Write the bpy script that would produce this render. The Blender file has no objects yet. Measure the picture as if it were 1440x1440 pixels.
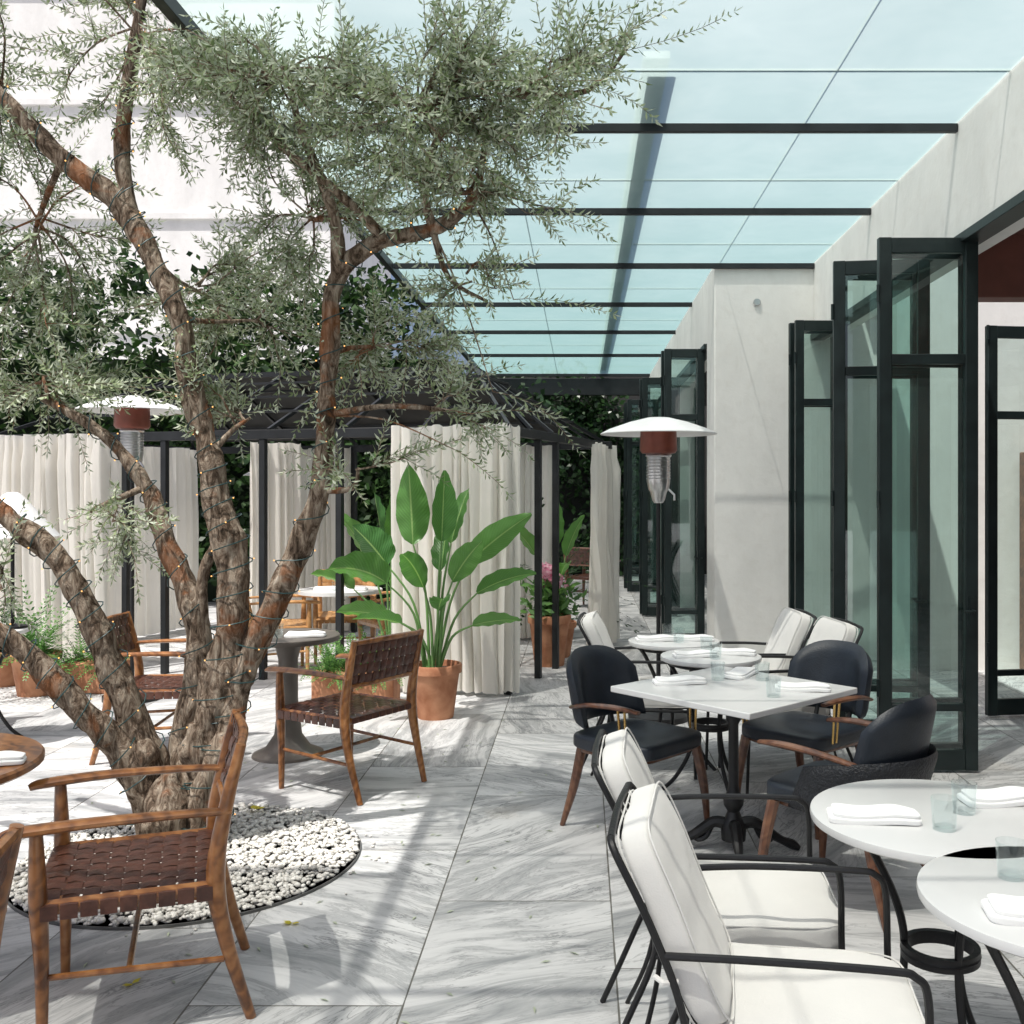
import bpy, math, random
from mathutils import Vector, Matrix, noise
random.seed(7)
def U(a,b): return random.uniform(a,b)
rad=math.radians
scene=bpy.context.scene
scene.view_settings.view_transform='Standard'
scene.view_settings.look='None'
scene.view_settings.exposure=0

# ------------------------------------------------------------ materials
def newmat(name):
    m=bpy.data.materials.new(name); m.use_nodes=True
    nt=m.node_tree; nt.nodes.clear()
    out=nt.nodes.new('ShaderNodeOutputMaterial')
    return m,nt,out
def node(nt,t,**kw):
    n=nt.nodes.new(t)
    for k,v in kw.items(): setattr(n,k,v)
    return n
def mth(nt,op,a,b=None,c=None):
    n=nt.nodes.new('ShaderNodeMath'); n.operation=op
    for i,x in enumerate((a,b,c)):
        if x is None: continue
        if isinstance(x,(int,float)): n.inputs[i].default_value=x
        else: nt.links.new(x,n.inputs[i])
    return n.outputs[0]
def mixc(nt,f,a,b,mode='MIX'):
    n=nt.nodes.new('ShaderNodeMix'); n.data_type='RGBA'; n.blend_type=mode
    for s,x in ((0,f),(6,a),(7,b)):
        if isinstance(x,(int,float)): n.inputs[s].default_value=x
        elif isinstance(x,tuple): n.inputs[s].default_value=(x[0],x[1],x[2],1)
        else: nt.links.new(x,n.inputs[s])
    return n.outputs[2]
def noisen(nt,scale,detail=4,dist=0,vec=None,rough=.5):
    n=nt.nodes.new('ShaderNodeTexNoise'); n.inputs['Scale'].default_value=scale
    n.inputs['Detail'].default_value=detail; n.inputs['Distortion'].default_value=dist
    n.inputs['Roughness'].default_value=rough
    if vec is not None: nt.links.new(vec,n.inputs['Vector'])
    return n.outputs[0]
def ramp(nt,f,stops):
    n=nt.nodes.new('ShaderNodeValToRGB'); e=n.color_ramp.elements
    while len(e)<len(stops): e.new(.5)
    for i,(p,c) in enumerate(stops):
        e[i].position=p; e[i].color=(c,c,c,1) if isinstance(c,(int,float)) else (c[0],c[1],c[2],1)
    nt.links.new(f,n.inputs[0]); return n.outputs[0]
def M(name,col,rough=.6,metal=0,var=.15,scale=6,bump=0,bscale=60,stretch=None,spec=.5,col2=None,coat=0):
    m,nt,out=newmat(name)
    b=node(nt,'ShaderNodeBsdfPrincipled')
    nt.links.new(b.outputs[0],out.inputs[0])
    tc=node(nt,'ShaderNodeTexCoord'); vec=tc.outputs['Object']
    if stretch:
        mp=node(nt,'ShaderNodeMapping'); mp.inputs['Scale'].default_value=stretch
        nt.links.new(vec,mp.inputs[0]); vec=mp.outputs[0]
    f=noisen(nt,scale,4,.3,vec)
    f=ramp(nt,f,[(.3,0.0),(.7,1.0)])
    c1=tuple(max(0,x*(1-var)) for x in col)
    c2=col2 or tuple(min(1,x*(1+var)) for x in col)
    c=mixc(nt,f,c1,c2)
    nt.links.new(c,b.inputs['Base Color'])
    b.inputs['Roughness'].default_value=rough; b.inputs['Metallic'].default_value=metal
    b.inputs['Specular IOR Level'].default_value=spec
    b.inputs['Coat Weight'].default_value=coat
    if bump:
        bn=node(nt,'ShaderNodeBump'); bn.inputs['Strength'].default_value=bump; bn.inputs['Distance'].default_value=.01
        nt.links.new(noisen(nt,bscale,3,0,vec),bn.inputs['Height']); nt.links.new(bn.outputs[0],b.inputs['Normal'])
    return m
def leafmat(name,ca,cb,back=None,trans=.3,rough=.5):
    m,nt,out=newmat(name)
    g=node(nt,'ShaderNodeNewGeometry')
    c=mixc(nt,g.outputs['Random Per Island'],ca,cb)
    if back: c=mixc(nt,g.outputs['Backfacing'],c,back)
    b=node(nt,'ShaderNodeBsdfDiffuse'); nt.links.new(c,b.inputs['Color'])
    gl=node(nt,'ShaderNodeBsdfGlossy'); gl.inputs['Roughness'].default_value=rough; gl.inputs[0].default_value=(1,1,1,1)
    m0=node(nt,'ShaderNodeMixShader'); m0.inputs[0].default_value=.05
    nt.links.new(b.outputs[0],m0.inputs[1]); nt.links.new(gl.outputs[0],m0.inputs[2])
    if trans<=0: nt.links.new(m0.outputs[0],out.inputs[0]); return m
    t=node(nt,'ShaderNodeBsdfTranslucent'); nt.links.new(c,t.inputs[0])
    mx=node(nt,'ShaderNodeMixShader'); mx.inputs[0].default_value=trans
    nt.links.new(m0.outputs[0],mx.inputs[1]); nt.links.new(t.outputs[0],mx.inputs[2]); nt.links.new(mx.outputs[0],out.inputs[0])
    return m
def fabricmat(name,col,trans=.25,var=.06,wr=.3):
    m,nt,out=newmat(name)
    tc=node(nt,'ShaderNodeTexCoord')
    f=noisen(nt,3,3,0,tc.outputs['Object'])
    c=mixc(nt,f,tuple(x*(1-var) for x in col),tuple(min(1,x*(1+var)) for x in col))
    b=node(nt,'ShaderNodeBsdfDiffuse'); nt.links.new(c,b.inputs['Color']); b.inputs['Roughness'].default_value=.6
    bn=node(nt,'ShaderNodeBump'); bn.inputs['Strength'].default_value=wr; bn.inputs['Distance'].default_value=.004
    h=mth(nt,'ADD',mth(nt,'MULTIPLY',noisen(nt,260,1,0,tc.outputs['Object']),.3),noisen(nt,12,3,.5,tc.outputs['Object']))
    nt.links.new(h,bn.inputs['Height']); nt.links.new(bn.outputs[0],b.inputs['Normal'])
    if trans<=0: nt.links.new(b.outputs[0],out.inputs[0]); return m
    t=node(nt,'ShaderNodeBsdfTranslucent'); nt.links.new(c,t.inputs[0])
    mx=node(nt,'ShaderNodeMixShader'); mx.inputs[0].default_value=trans
    nt.links.new(b.outputs[0],mx.inputs[1]); nt.links.new(t.outputs[0],mx.inputs[2]); nt.links.new(mx.outputs[0],out.inputs[0])
    return m
def schlick(nt,f0,k=1.0):
    lw=node(nt,'ShaderNodeLayerWeight'); lw.inputs[0].default_value=.5
    return mth(nt,'MULTIPLY_ADD',mth(nt,'POWER',lw.outputs['Facing'],4.5),k*(1-f0),f0)
def glassmat(name,tint,refl=.9,f0=.06):
    m,nt,out=newmat(name)
    t=node(nt,'ShaderNodeBsdfTransparent'); t.inputs[0].default_value=(*tint,1)
    g=node(nt,'ShaderNodeBsdfGlossy'); g.inputs['Roughness'].default_value=.02; g.inputs[0].default_value=(.95,1,1,1)
    mx=node(nt,'ShaderNodeMixShader'); nt.links.new(schlick(nt,f0,refl),mx.inputs[0])
    nt.links.new(t.outputs[0],mx.inputs[1]); nt.links.new(g.outputs[0],mx.inputs[2]); nt.links.new(mx.outputs[0],out.inputs[0])
    return m

def floormat():
    m,nt,out=newmat('marble_paving')
    b=node(nt,'ShaderNodeBsdfPrincipled'); nt.links.new(b.outputs[0],out.inputs[0])
    g=node(nt,'ShaderNodeNewGeometry'); sp=node(nt,'ShaderNodeSeparateXYZ'); nt.links.new(g.outputs['Position'],sp.inputs[0])
    wx,wy=.69,1.42
    a=mth(nt,'DIVIDE',mth(nt,'ADD',sp.outputs[0],.57),wx); ci=mth(nt,'FLOOR',a); fa=mth(nt,'SUBTRACT',a,ci)
    bb=mth(nt,'ADD',mth(nt,'DIVIDE',sp.outputs[1],wy),mth(nt,'MULTIPLY_ADD',ci,.41,.1)); bi=mth(nt,'FLOOR',bb); fb=mth(nt,'SUBTRACT',bb,bi)
    da=mth(nt,'MULTIPLY',mth(nt,'MINIMUM',fa,mth(nt,'SUBTRACT',1,fa)),wx)
    db=mth(nt,'MULTIPLY',mth(nt,'MINIMUM',fb,mth(nt,'SUBTRACT',1,fb)),wy)
    edge=noisen(nt,7,4,0,g.outputs['Position'])
    d=mth(nt,'MINIMUM',da,db)
    joint=mth(nt,'LESS_THAN',d,mth(nt,'MULTIPLY',edge,.0062))
    cv=node(nt,'ShaderNodeCombineXYZ'); nt.links.new(ci,cv.inputs[0]); nt.links.new(bi,cv.inputs[1])
    wn=node(nt,'ShaderNodeTexWhiteNoise',noise_dimensions='2D'); nt.links.new(cv.outputs[0],wn.inputs['Vector'])
    r=wn.outputs['Value']
    rot=node(nt,'ShaderNodeVectorRotate',rotation_type='Z_AXIS'); nt.links.new(g.outputs['Position'],rot.inputs['Vector'])
    nt.links.new(mth(nt,'MULTIPLY_ADD',r,2.6,-1.8),rot.inputs['Angle'])
    off=node(nt,'ShaderNodeVectorMath',operation='MULTIPLY_ADD'); nt.links.new(wn.outputs['Color'],off.inputs[0]); off.inputs[1].default_value=(37,53,29)
    nt.links.new(rot.outputs[0],off.inputs[2])
    wv=node(nt,'ShaderNodeTexNoise'); wv.inputs['Scale'].default_value=1.1; wv.inputs['Detail'].default_value=2; nt.links.new(off.outputs[0],wv.inputs['Vector'])
    wm=node(nt,'ShaderNodeVectorMath',operation='MULTIPLY_ADD'); nt.links.new(wv.outputs['Color'],wm.inputs[0]); wm.inputs[1].default_value=(.3,.3,0); nt.links.new(off.outputs[0],wm.inputs[2])
    mp=node(nt,'ShaderNodeMapping'); mp.inputs['Scale'].default_value=(.75,4.2,1); nt.links.new(wm.outputs[0],mp.inputs[0])
    n1=noisen(nt,1.25,8,1.0,mp.outputs[0],.66)
    n2=noisen(nt,3.2,7,1.1,mp.outputs[0],.64)
    n3=noisen(nt,1.1,3,.8,off.outputs[0])
    base=ramp(nt,n1,[(.34,(.28,.29,.295)),(.44,(.46,.465,.465)),(.54,(.62,.62,.615)),(.74,(.72,.72,.71))])
    v=mth(nt,'ABSOLUTE',mth(nt,'SUBTRACT',n2,.5)); v=ramp(nt,v,[(0.0,1.0),(.026,0.0)])
    vm=mth(nt,'MULTIPLY',v,ramp(nt,n3,[(.38,0.04),(.56,.85)]))
    c=mixc(nt,vm,base,(.15,.155,.16))
    v2=mth(nt,'ABSOLUTE',mth(nt,'SUBTRACT',n1,.46)); v2=ramp(nt,v2,[(0.0,.5),(.013,0.0)])
    c=mixc(nt,v2,c,(.20,.205,.21))
    tone=mth(nt,'MULTIPLY_ADD',wn.outputs['Value'],.28,.80)
    cc=node(nt,'ShaderNodeCombineXYZ'); 
    for i in range(3): nt.links.new(tone,cc.inputs[i])
    c=mixc(nt,1.0,c,cc.outputs[0],'MULTIPLY')
    st=ramp(nt,noisen(nt,1.3,4,.6,g.outputs['Position']),[(.60,0.0),(.78,.4)])
    c=mixc(nt,st,c,(.44,.37,.28))
    c=mixc(nt,joint,c,(.12,.115,.10))
    nt.links.new(c,b.inputs['Base Color'])
    nt.links.new(mth(nt,'MULTIPLY_ADD',n3,.4,.36),b.inputs['Roughness'])
    bn=node(nt,'ShaderNodeBump'); bn.inputs['Strength'].default_value=.35; bn.inputs['Distance'].default_value=.004
    nt.links.new(mth(nt,'MINIMUM',mth(nt,'MULTIPLY',d,120),1),bn.inputs['Height']); nt.links.new(bn.outputs[0],b.inputs['Normal'])
    return m
def concretemat(name,col,bump=True):
    m,nt,out=newmat(name)
    b=node(nt,'ShaderNodeBsdfPrincipled'); nt.links.new(b.outputs[0],out.inputs[0])
    g=node(nt,'ShaderNodeNewGeometry')
    mp=node(nt,'ShaderNodeMapping'); mp.inputs['Scale'].default_value=(2,2,.9); nt.links.new(g.outputs['Position'],mp.inputs[0])
    n1=noisen(nt,.9,6,.2,mp.outputs[0],.62); n2=noisen(nt,9,5,.3,g.outputs['Position'],.6)
    c=mixc(nt,ramp(nt,n1,[(.3,0.0),(.68,1.0)]),tuple(x*.84 for x in col),col)
    c=mixc(nt,ramp(nt,n2,[(.5,0.0),(.75,.35)]),c,(col[0]*.78,col[1]*.76,col[2]*.73))
    nt.links.new(c,b.inputs['Base Color']); b.inputs['Roughness'].default_value=.85
    if bump:
        bn=node(nt,'ShaderNodeBump'); bn.inputs['Strength'].default_value=.3; bn.inputs['Distance'].default_value=.012
        nt.links.new(n2,bn.inputs['Height']); nt.links.new(bn.outputs[0],b.inputs['Normal'])
    return m
def canopymat():
    m,nt,out=newmat('frosted_glass')
    g=node(nt,'ShaderNodeNewGeometry')
    n1=noisen(nt,1.6,3,.3,g.outputs['Position'],.65)
    c=mixc(nt,ramp(nt,n1,[(.35,0.0),(.7,1.0)]),(.56,.645,.635),(.66,.73,.72))
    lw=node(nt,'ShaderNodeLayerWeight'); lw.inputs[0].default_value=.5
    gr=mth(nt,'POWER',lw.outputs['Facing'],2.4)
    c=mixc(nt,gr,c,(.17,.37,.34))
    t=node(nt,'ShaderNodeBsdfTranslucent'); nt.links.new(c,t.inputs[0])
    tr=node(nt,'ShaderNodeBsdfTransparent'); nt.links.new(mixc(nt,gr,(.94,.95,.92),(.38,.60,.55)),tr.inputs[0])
    m1=node(nt,'ShaderNodeMixShader'); m1.inputs[0].default_value=.42
    nt.links.new(t.outputs[0],m1.inputs[1]); nt.links.new(tr.outputs[0],m1.inputs[2])
    gl=node(nt,'ShaderNodeBsdfGlossy'); gl.inputs['Roughness'].default_value=.15; gl.inputs[0].default_value=(.8,.97,.95,1)
    m2=node(nt,'ShaderNodeMixShader'); m2.inputs[0].default_value=.05
    nt.links.new(m1.outputs[0],m2.inputs[1]); nt.links.new(gl.outputs[0],m2.inputs[2]); nt.links.new(m2.outputs[0],out.inputs[0])
    return m
def barkmat():
    m,nt,out=newmat('olive_bark')
    b=node(nt,'ShaderNodeBsdfDiffuse'); nt.links.new(b.outputs[0],out.inputs[0])
    g=node(nt,'ShaderNodeNewGeometry')
    mp=node(nt,'ShaderNodeMapping'); mp.inputs['Scale'].default_value=(1,1,.35); nt.links.new(g.outputs['Position'],mp.inputs[0])
    n1=noisen(nt,22,7,1.2,mp.outputs[0],.74); n2=noisen(nt,2.6,4,.9,g.outputs['Position'],.65)
    c=ramp(nt,n1,[(.36,(.05,.038,.028)),(.46,(.18,.13,.095)),(.58,(.43,.35,.27)),(.72,(.62,.54,.45))])
    c=mixc(nt,ramp(nt,n2,[(.56,0.0),(.62,.6)]),c,(.33,.13,.055))
    nt.links.new(c,b.inputs['Color'])
    bn=node(nt,'ShaderNodeBump'); bn.inputs['Strength'].default_value=1.0; bn.inputs['Distance'].default_value=.035
    nt.links.new(n1,bn.inputs['Height']); nt.links.new(bn.outputs[0],b.inputs['Normal'])
    return m
def bigleafmat():
    m,nt,out=newmat('big_leaf')
    at=node(nt,'ShaderNodeAttribute',attribute_name='leafuv'); sp=node(nt,'ShaderNodeSeparateXYZ'); nt.links.new(at.outputs['Vector'],sp.inputs[0])
    au=mth(nt,'ABSOLUTE',sp.outputs[0])
    w=mth(nt,'SINE',mth(nt,'MULTIPLY',mth(nt,'SUBTRACT',sp.outputs[1],mth(nt,'MULTIPLY',au,.25)),120))
    g=node(nt,'ShaderNodeNewGeometry')
    c=mixc(nt,g.outputs['Random Per Island'],(.04,.13,.03),(.14,.30,.07))
    c=mixc(nt,mth(nt,'MULTIPLY_ADD',w,.2,.2),c,(.12,.28,.09))
    c=mixc(nt,mth(nt,'LESS_THAN',au,.05),c,(.28,.42,.16))
    b=node(nt,'ShaderNodeBsdfPrincipled'); nt.links.new(c,b.inputs['Base Color']); b.inputs['Roughness'].default_value=.28
    bn=node(nt,'ShaderNodeBump'); bn.inputs['Strength'].default_value=.3; bn.inputs['Distance'].default_value=.004
    nt.links.new(w,bn.inputs['Height']); nt.links.new(bn.outputs[0],b.inputs['Normal'])
    t=node(nt,'ShaderNodeBsdfTranslucent'); nt.links.new(mixc(nt,1.0,c,(1.3,1.6,.8),'MULTIPLY'),t.inputs[0])
    mx=node(nt,'ShaderNodeMixShader'); mx.inputs[0].default_value=.3
    nt.links.new(b.outputs[0],mx.inputs[1]); nt.links.new(t.outputs[0],mx.inputs[2]); nt.links.new(mx.outputs[0],out.inputs[0])
    return m
def woodmat(name,dark,mid,light):
    m,nt,out=newmat(name)
    b=node(nt,'ShaderNodeBsdfPrincipled'); nt.links.new(b.outputs[0],out.inputs[0])
    tc=node(nt,'ShaderNodeTexCoord')
    n1=noisen(nt,6,4,.8,tc.outputs['Object'],.6)
    w=node(nt,'ShaderNodeTexWave'); w.bands_direction='DIAGONAL'; w.inputs['Scale'].default_value=9; w.inputs['Distortion'].default_value=9; w.inputs['Detail'].default_value=3; w.inputs['Detail Scale'].default_value=1.2
    nt.links.new(tc.outputs['Object'],w.inputs['Vector'])
    f=mth(nt,'ADD',mth(nt,'MULTIPLY',n1,.86),mth(nt,'MULTIPLY',w.outputs['Fac'],.14))
    c=ramp(nt,f,[(.30,dark),(.5,mid),(.70,light)])
    nt.links.new(c,b.inputs['Base Color']); b.inputs['Roughness'].default_value=.32; b.inputs['Coat Weight'].default_value=.35; b.inputs['Coat Roughness'].default_value=.15
    return m

MARBLE=floormat(); PLASTER=concretemat('plaster',(.83,.82,.785)); CANOPY=canopymat(); BARK=barkmat(); BIGLEAF=bigleafmat()
STEEL=M('black_steel',(.018,.02,.022),.45,.3,.3)
EDGING=M('bed_edging',(.11,.11,.105),.6,0,.3)
DOORPAINT=M('door_paint',(.011,.019,.019),.42,0,.3,bump=.05,spec=.35)
IRON=M('cast_iron',(.012,.012,.013),.45,.2,.3,bump=.1,bscale=90)
WOOD=woodmat('honey_wood',(.09,.030,.009),(.27,.105,.030),(.42,.19,.065))
WOODT=woodmat('honey_wood_light',(.32,.15,.05),(.46,.24,.09),(.58,.34,.15))
WALNUT=woodmat('walnut',(.06,.022,.012),(.14,.055,.027),(.22,.10,.05))
LEATHER=M('brown_leather',(.085,.033,.021),.32,0,.4,25,.15,120)
BLACKLEA=M('black_leather',(.015,.021,.030),.42,0,.25,10,.2,150)
RATTAN=M('black_rattan',(.012,.014,.018),.5,0,.4,60,.9,110)
BRASS=M('brass',(.65,.43,.16),.25,1,.1)
WHITEFAB=fabricmat('white_fabric',(.73,.72,.69),0.0,wr=.5)
CURTAIN=fabricmat('curtain_linen',(.90,.875,.82),.4)
NAPKIN=fabricmat('napkin_linen',(.86,.86,.85),0)
TABLETOP=M('white_tabletop',(.69,.69,.68),.25,0,.05,3)
GREYTOP=M('grey_stone_top',(.12,.105,.09),.45,0,.25,6,.1)
TERRA=M('terracotta',(.42,.15,.065),.8,0,.3,7,.2,70,col2=(.55,.27,.15))
SOIL=M('soil',(.05,.035,.025),.95,0,.4,30,.6,60)
ENAMEL=M('white_enamel',(.76,.76,.75),.35,0,.06)
CHROME=M('brushed_steel',(.55,.55,.55),.28,1,.15)
PURLIN=M('light_purlin',(.62,.66,.66),.5,0,.1)
RUST=M('heater_red',(.20,.055,.035),.4,.3,.3)
GLASS=glassmat('window_glass',(.76,.88,.85),.9,.10)
TUMBLER=glassmat('tumbler_glass',(.95,.97,.97),.7,.05)
PEBBLE=leafmat('white_pebble',(.50,.48,.44),(.82,.80,.75),None,0.0,.7)
OLIVE=leafmat('olive_leaf',(.12,.175,.065),(.38,.45,.26),(.48,.53,.40),.28,.4)
HEDGE=leafmat('hedge_leaf',(.010,.030,.008),(.050,.115,.025),None,.2,.45)
FERN=leafmat('fern_leaf',(.04,.12,.03),(.15,.31,.07),None,.3,.45)
PALM=leafmat('palm_leaf',(.010,.034,.010),(.035,.085,.025),None,.2,.4)
PINK=leafmat('pink_petal',(.75,.22,.36),(.85,.55,.62),None,.3,.6)
YELLOW=leafmat('yellow_leaf',(.65,.55,.04),(.72,.62,.08),None,.2,.6)
DARKWALL=M('dark_wall',(.03,.03,.03),.8)
REDBROWN=M('redbrown_paint',(.16,.06,.045),.6)
CABLE=M('light_cable',(.015,.05,.05),.5)
STALK=M('stalk',(.12,.24,.07),.5)
GROUT=M('bed_liner',(.40,.39,.36),.9)
FACADE=concretemat('far_facade',(.86,.85,.83),False)
mB,nt,o=newmat('warm_bulb'); e=node(nt,'ShaderNodeEmission'); e.inputs[0].default_value=(1,.5,.16,1); e.inputs[1].default_value=2.0; nt.links.new(e.outputs[0],o.inputs[0]); BULB=mB
mB.cycles.emission_sampling='NONE'

# ------------------------------------------------------------ geometry helpers
def group(name,loc=(0,0,0),rz=0):
    e=bpy.data.objects.new(name,None); e.empty_display_size=.1
    e.location=loc; e.rotation_euler=(0,0,rad(rz)); scene.collection.objects.link(e); return e
def catmull(pts,n):
    out=[]; P_=[Vector(p) for p in pts]
    for i in range(len(P_)-1):
        p0=P_[max(i-1,0)];p1=P_[i];p2=P_[i+1];p3=P_[min(i+2,len(P_)-1)]
        for k in range(n):
            t=k/n
            out.append(.5*((2*p1)+(p2-p0)*t+(2*p0-5*p1+4*p2-p3)*t*t+(3*p1-p0-3*p2+p3)*t**3))
    out.append(P_[-1]); return out
def vec4(p,r): return Vector((p[0],p[1],p[2],r))
class P:
    def __init__(s): s.v=[]; s.f=[]; s.a=[]
    def add(s,v,f):
        o=len(s.v); s.v.extend(v); s.f.extend([tuple(i+o for i in q) for q in f]); return s
    def box(s,c,size,rz=0,M3=None):
        hx,hy,hz=size[0]/2,size[1]/2,size[2]/2
        mt=M3 or Matrix.Rotation(rad(rz),3,'Z'); c=Vector(c)
        vs=[c+mt@Vector((x*hx,y*hy,z*hz)) for x in(-1,1) for y in(-1,1) for z in(-1,1)]
        return s.add(vs,[(0,1,3,2),(4,6,7,5),(0,4,5,1),(2,3,7,6),(0,2,6,4),(1,5,7,3)])
    def bx(s,x0,x1,y0,y1,z0,z1): return s.box(((x0+x1)/2,(y0+y1)/2,(z0+z1)/2),(x1-x0,y1-y0,z1-z0))
    def tube(s,pts,r,seg=8,n=0,knob=0,flat=None):
        rr=r if isinstance(r,(list,tuple)) else [r]*len(pts)
        q=[vec4(p,a) for p,a in zip(pts,rr)]
        if n: q=catmull(q,n)
        c=[Vector(x[:3]) for x in q]; rr=[max(.0005,x[3]) for x in q]
        vs=[];fs=[]
        t=(c[1]-c[0]).normalized()
        nrm=t.orthogonal().normalized()
        if flat is not None: nrm=(Vector(flat)-t*Vector(flat).dot(t)).normalized()
        for i in range(len(c)):
            t2=(c[min(i+1,len(c)-1)]-c[max(i-1,0)]).normalized()
            ax=t.cross(t2)
            if ax.length>1e-6: nrm=Matrix.Rotation(t.angle(t2),3,ax)@nrm
            t=t2; nrm=(nrm-t*nrm.dot(t)).normalized(); bn=t.cross(nrm)
            for k in range(seg):
                a=2*math.pi*k/seg; d=nrm*math.cos(a)+bn*math.sin(a)
                if flat is not None: d=nrm*math.cos(a)*.5+bn*math.sin(a)
                R_=rr[i]
                if knob:
                    pp=c[i]+d*R_
                    R_*=1+knob*(noise.noise(pp*7)+.7*noise.noise(Vector((pp.x*20,pp.y*20,pp.z*7)))-.5*abs(noise.noise(Vector((pp.x*38+4,pp.y*38,pp.z*12)))))
                vs.append(c[i]+d*R_)
        for i in range(len(c)-1):
            for k in range(seg):
                a=i*seg+k;b=i*seg+(k+1)%seg; fs.append((a,b,b+seg,a+seg))
        fs.append(tuple(range(seg))[::-1]); fs.append(tuple((len(c)-1)*seg+k for k in range(seg)))
        return s.add(vs,fs)
    def lathe(s,c,prof,seg=28):
        c=Vector(c); vs=[];fs=[]
        for r,z in prof:
            for k in range(seg):
                a=2*math.pi*k/seg; vs.append(c+Vector((r*math.cos(a),r*math.sin(a),z)))
        for i in range(len(prof)-1):
            for k in range(seg):
                a=i*seg+k;b=i*seg+(k+1)%seg; fs.append((a,b,b+seg,a+seg))
        if prof[0][0]>1e-4: fs.append(tuple(range(seg))[::-1])
        if prof[-1][0]>1e-4: fs.append(tuple((len(prof)-1)*seg+k for k in range(seg)))
        return s.add(vs,fs)
    def cushion(s,c,size,p=6,n=10,rot=None,wob=0,bend=None):
        c=Vector(c); key={}; vs=[];fs=[]
        def vid(v):
            k=(round(v.x,4),round(v.y,4),round(v.z,4))
            if k not in key:
                L=(abs(v.x)**p+abs(v.y)**p+abs(v.z)**p)**(1/p); w=v/L
                q=Vector((w.x*size[0]/2,w.y*size[1]/2,w.z*size[2]/2))
                if wob: q+=Vector((wob*.6*noise.noise(q*11+c*5),wob*.6*noise.noise(q*11-c*5),wob*noise.noise(q*9+c*3)))
                if bend: q=bend(q)
                if rot: q=rot@q
                key[k]=len(vs); vs.append(c+q)
            return key[k]
        for ax in range(3):
            for sg in(-1,1):
                for i in range(n):
                    for j in range(n):
                        q=[]
                        for di,dj in((0,0),(1,0),(1,1),(0,1)):
                            u=-1+2*(i+di)/n; w=-1+2*(j+dj)/n
                            v=[0,0,0]; v[ax]=sg; v[(ax+1)%3]=u; v[(ax+2)%3]=w
                            q.append(vid(Vector(v)))
                        fs.append(tuple(q) if sg>0 else tuple(q[::-1]))
        return s.add(vs,fs)
    def ribbon(s,pts,side,w,th=.002):
        side=Vector(side).normalized(); vs=[];fs=[]
        n=len(pts)
        for i,p in enumerate(pts):
            p=Vector(p); t=(Vector(pts[min(i+1,n-1)])-Vector(pts[max(i-1,0)])).normalized(); up=side.cross(t).normalized()
            vs+= [p-side*w/2, p+up*th, p+side*w/2, p-up*th]
        for i in range(n-1):
            for k in range(4):
                a=i*4+k;b=i*4+(k+1)%4; fs.append((a,b,b+4,a+4))
        return s.add(vs,fs)
    def obj(s,name,mat,parent=None,bevel=0,fix=True,ang=40,loc=None):
        me=bpy.data.meshes.new(name); me.from_pydata([tuple(v) for v in s.v],[],s.f)
        if fix:
            import bmesh
            bm=bmesh.new(); bm.from_mesh(me); bmesh.ops.recalc_face_normals(bm,faces=bm.faces); bm.to_mesh(me); bm.free()
        if s.a:
            at=me.attributes.new('leafuv','FLOAT_VECTOR','POINT')
            at.data.foreach_set('vector',[x for a in s.a for x in a])
        me.polygons.foreach_set('use_smooth',[True]*len(me.polygons))
        if fix:
            try: me.set_sharp_from_angle(angle=rad(ang))
            except Exception: pass
        me.materials.append(mat); me.update()
        ob=bpy.data.objects.new(name,me); scene.collection.objects.link(ob)
        if parent: ob.parent=parent
        if loc: ob.location=loc
        if bevel:
            md=ob.modifiers.new('b','BEVEL'); md.width=bevel; md.segments=2; md.limit_method='ANGLE'; md.angle_limit=rad(35)
        return ob

# ------------------------------------------------------------ ground
g=P(); g.add([Vector(v) for v in((-60,-30,0),(60,-30,0),(60,90,0),(-60,90,0))],[(0,1,2,3)]); g.obj('ground',MARBLE,fix=False)

# ------------------------------------------------------------ restaurant building
B=group('restaurant_building')
XW=2.25; XF=1.29; ZL=3.16; ZT=3.865
p=P(); p.bx(XW,XW+.3,-3,9.9,ZL,ZT); p.obj('lintel_wall_near',PLASTER,B,.008)
p=P(); p.bx(XF,2.9,9.9,10.5,0,3.842); p.obj('pillar',PLASTER,B,.01)
p=P(); p.bx(XF+.003,XF+.3,10.5,19.4,ZL,3.841); p.obj('lintel_wall_far',PLASTER,B,.008)
p=P(); p.bx(XF+.003,XF+.3,14.2,14.9,0,ZL-.002); p.bx(XF+.003,XF+.3,18.6,19.4,0,ZL-.002); p.obj('piers',PLASTER,B,.008)
p=P(); p.bx(2.55,9,-3,6.6,3.3,3.4); p.obj('ceiling',REDBROWN,B)  # stops short, under the roof opening added to light the interior
p=P(); p.bx(2.9,9,9.4,9.6,0,3.86); p.obj('interior_wall',PLASTER,B)
p=P(); p.bx(9,9.2,-3,9.4,0,3.3); p.bx(2.6,9,-3.2,-3,0,3.3); p.obj('interior_end_walls',PLASTER,B)
p=P(); p.bx(3.0,3.2,10.5,19.4,0,3.2); p.obj('interior_far_wall',PLASTER,B)
p=P(); p.bx(1.6,9,10.5,19.4,3.25,3.35); p.obj('far_ceiling',DARKWALL,B)
p=P(); p.bx(2.552,9.3,-3.2,6.6,3.80,3.86); p.bx(2.6,9.3,9.62,19.5,3.80,3.861); p.obj('roof_slab',PLASTER,B)  # gap between slabs is an added opening, lets sun onto the interior wall
p=P(); p.bx(2.55,9,5.2,5.4,3.0,3.297); p.bx(2.55,9,6.62,6.8,2.9,3.5); p.obj('ceiling_beams',REDBROWN,B,.006)
p=P(); p.bx(XW-.035,XW+.1,-3,9.897,ZL-.06,ZL-.003); p.bx(XF-.03,XF+.1,10.503,19.3,ZL-.06,ZL-.003); p.obj('door_track',DOORPAINT,B,.004)
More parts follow.
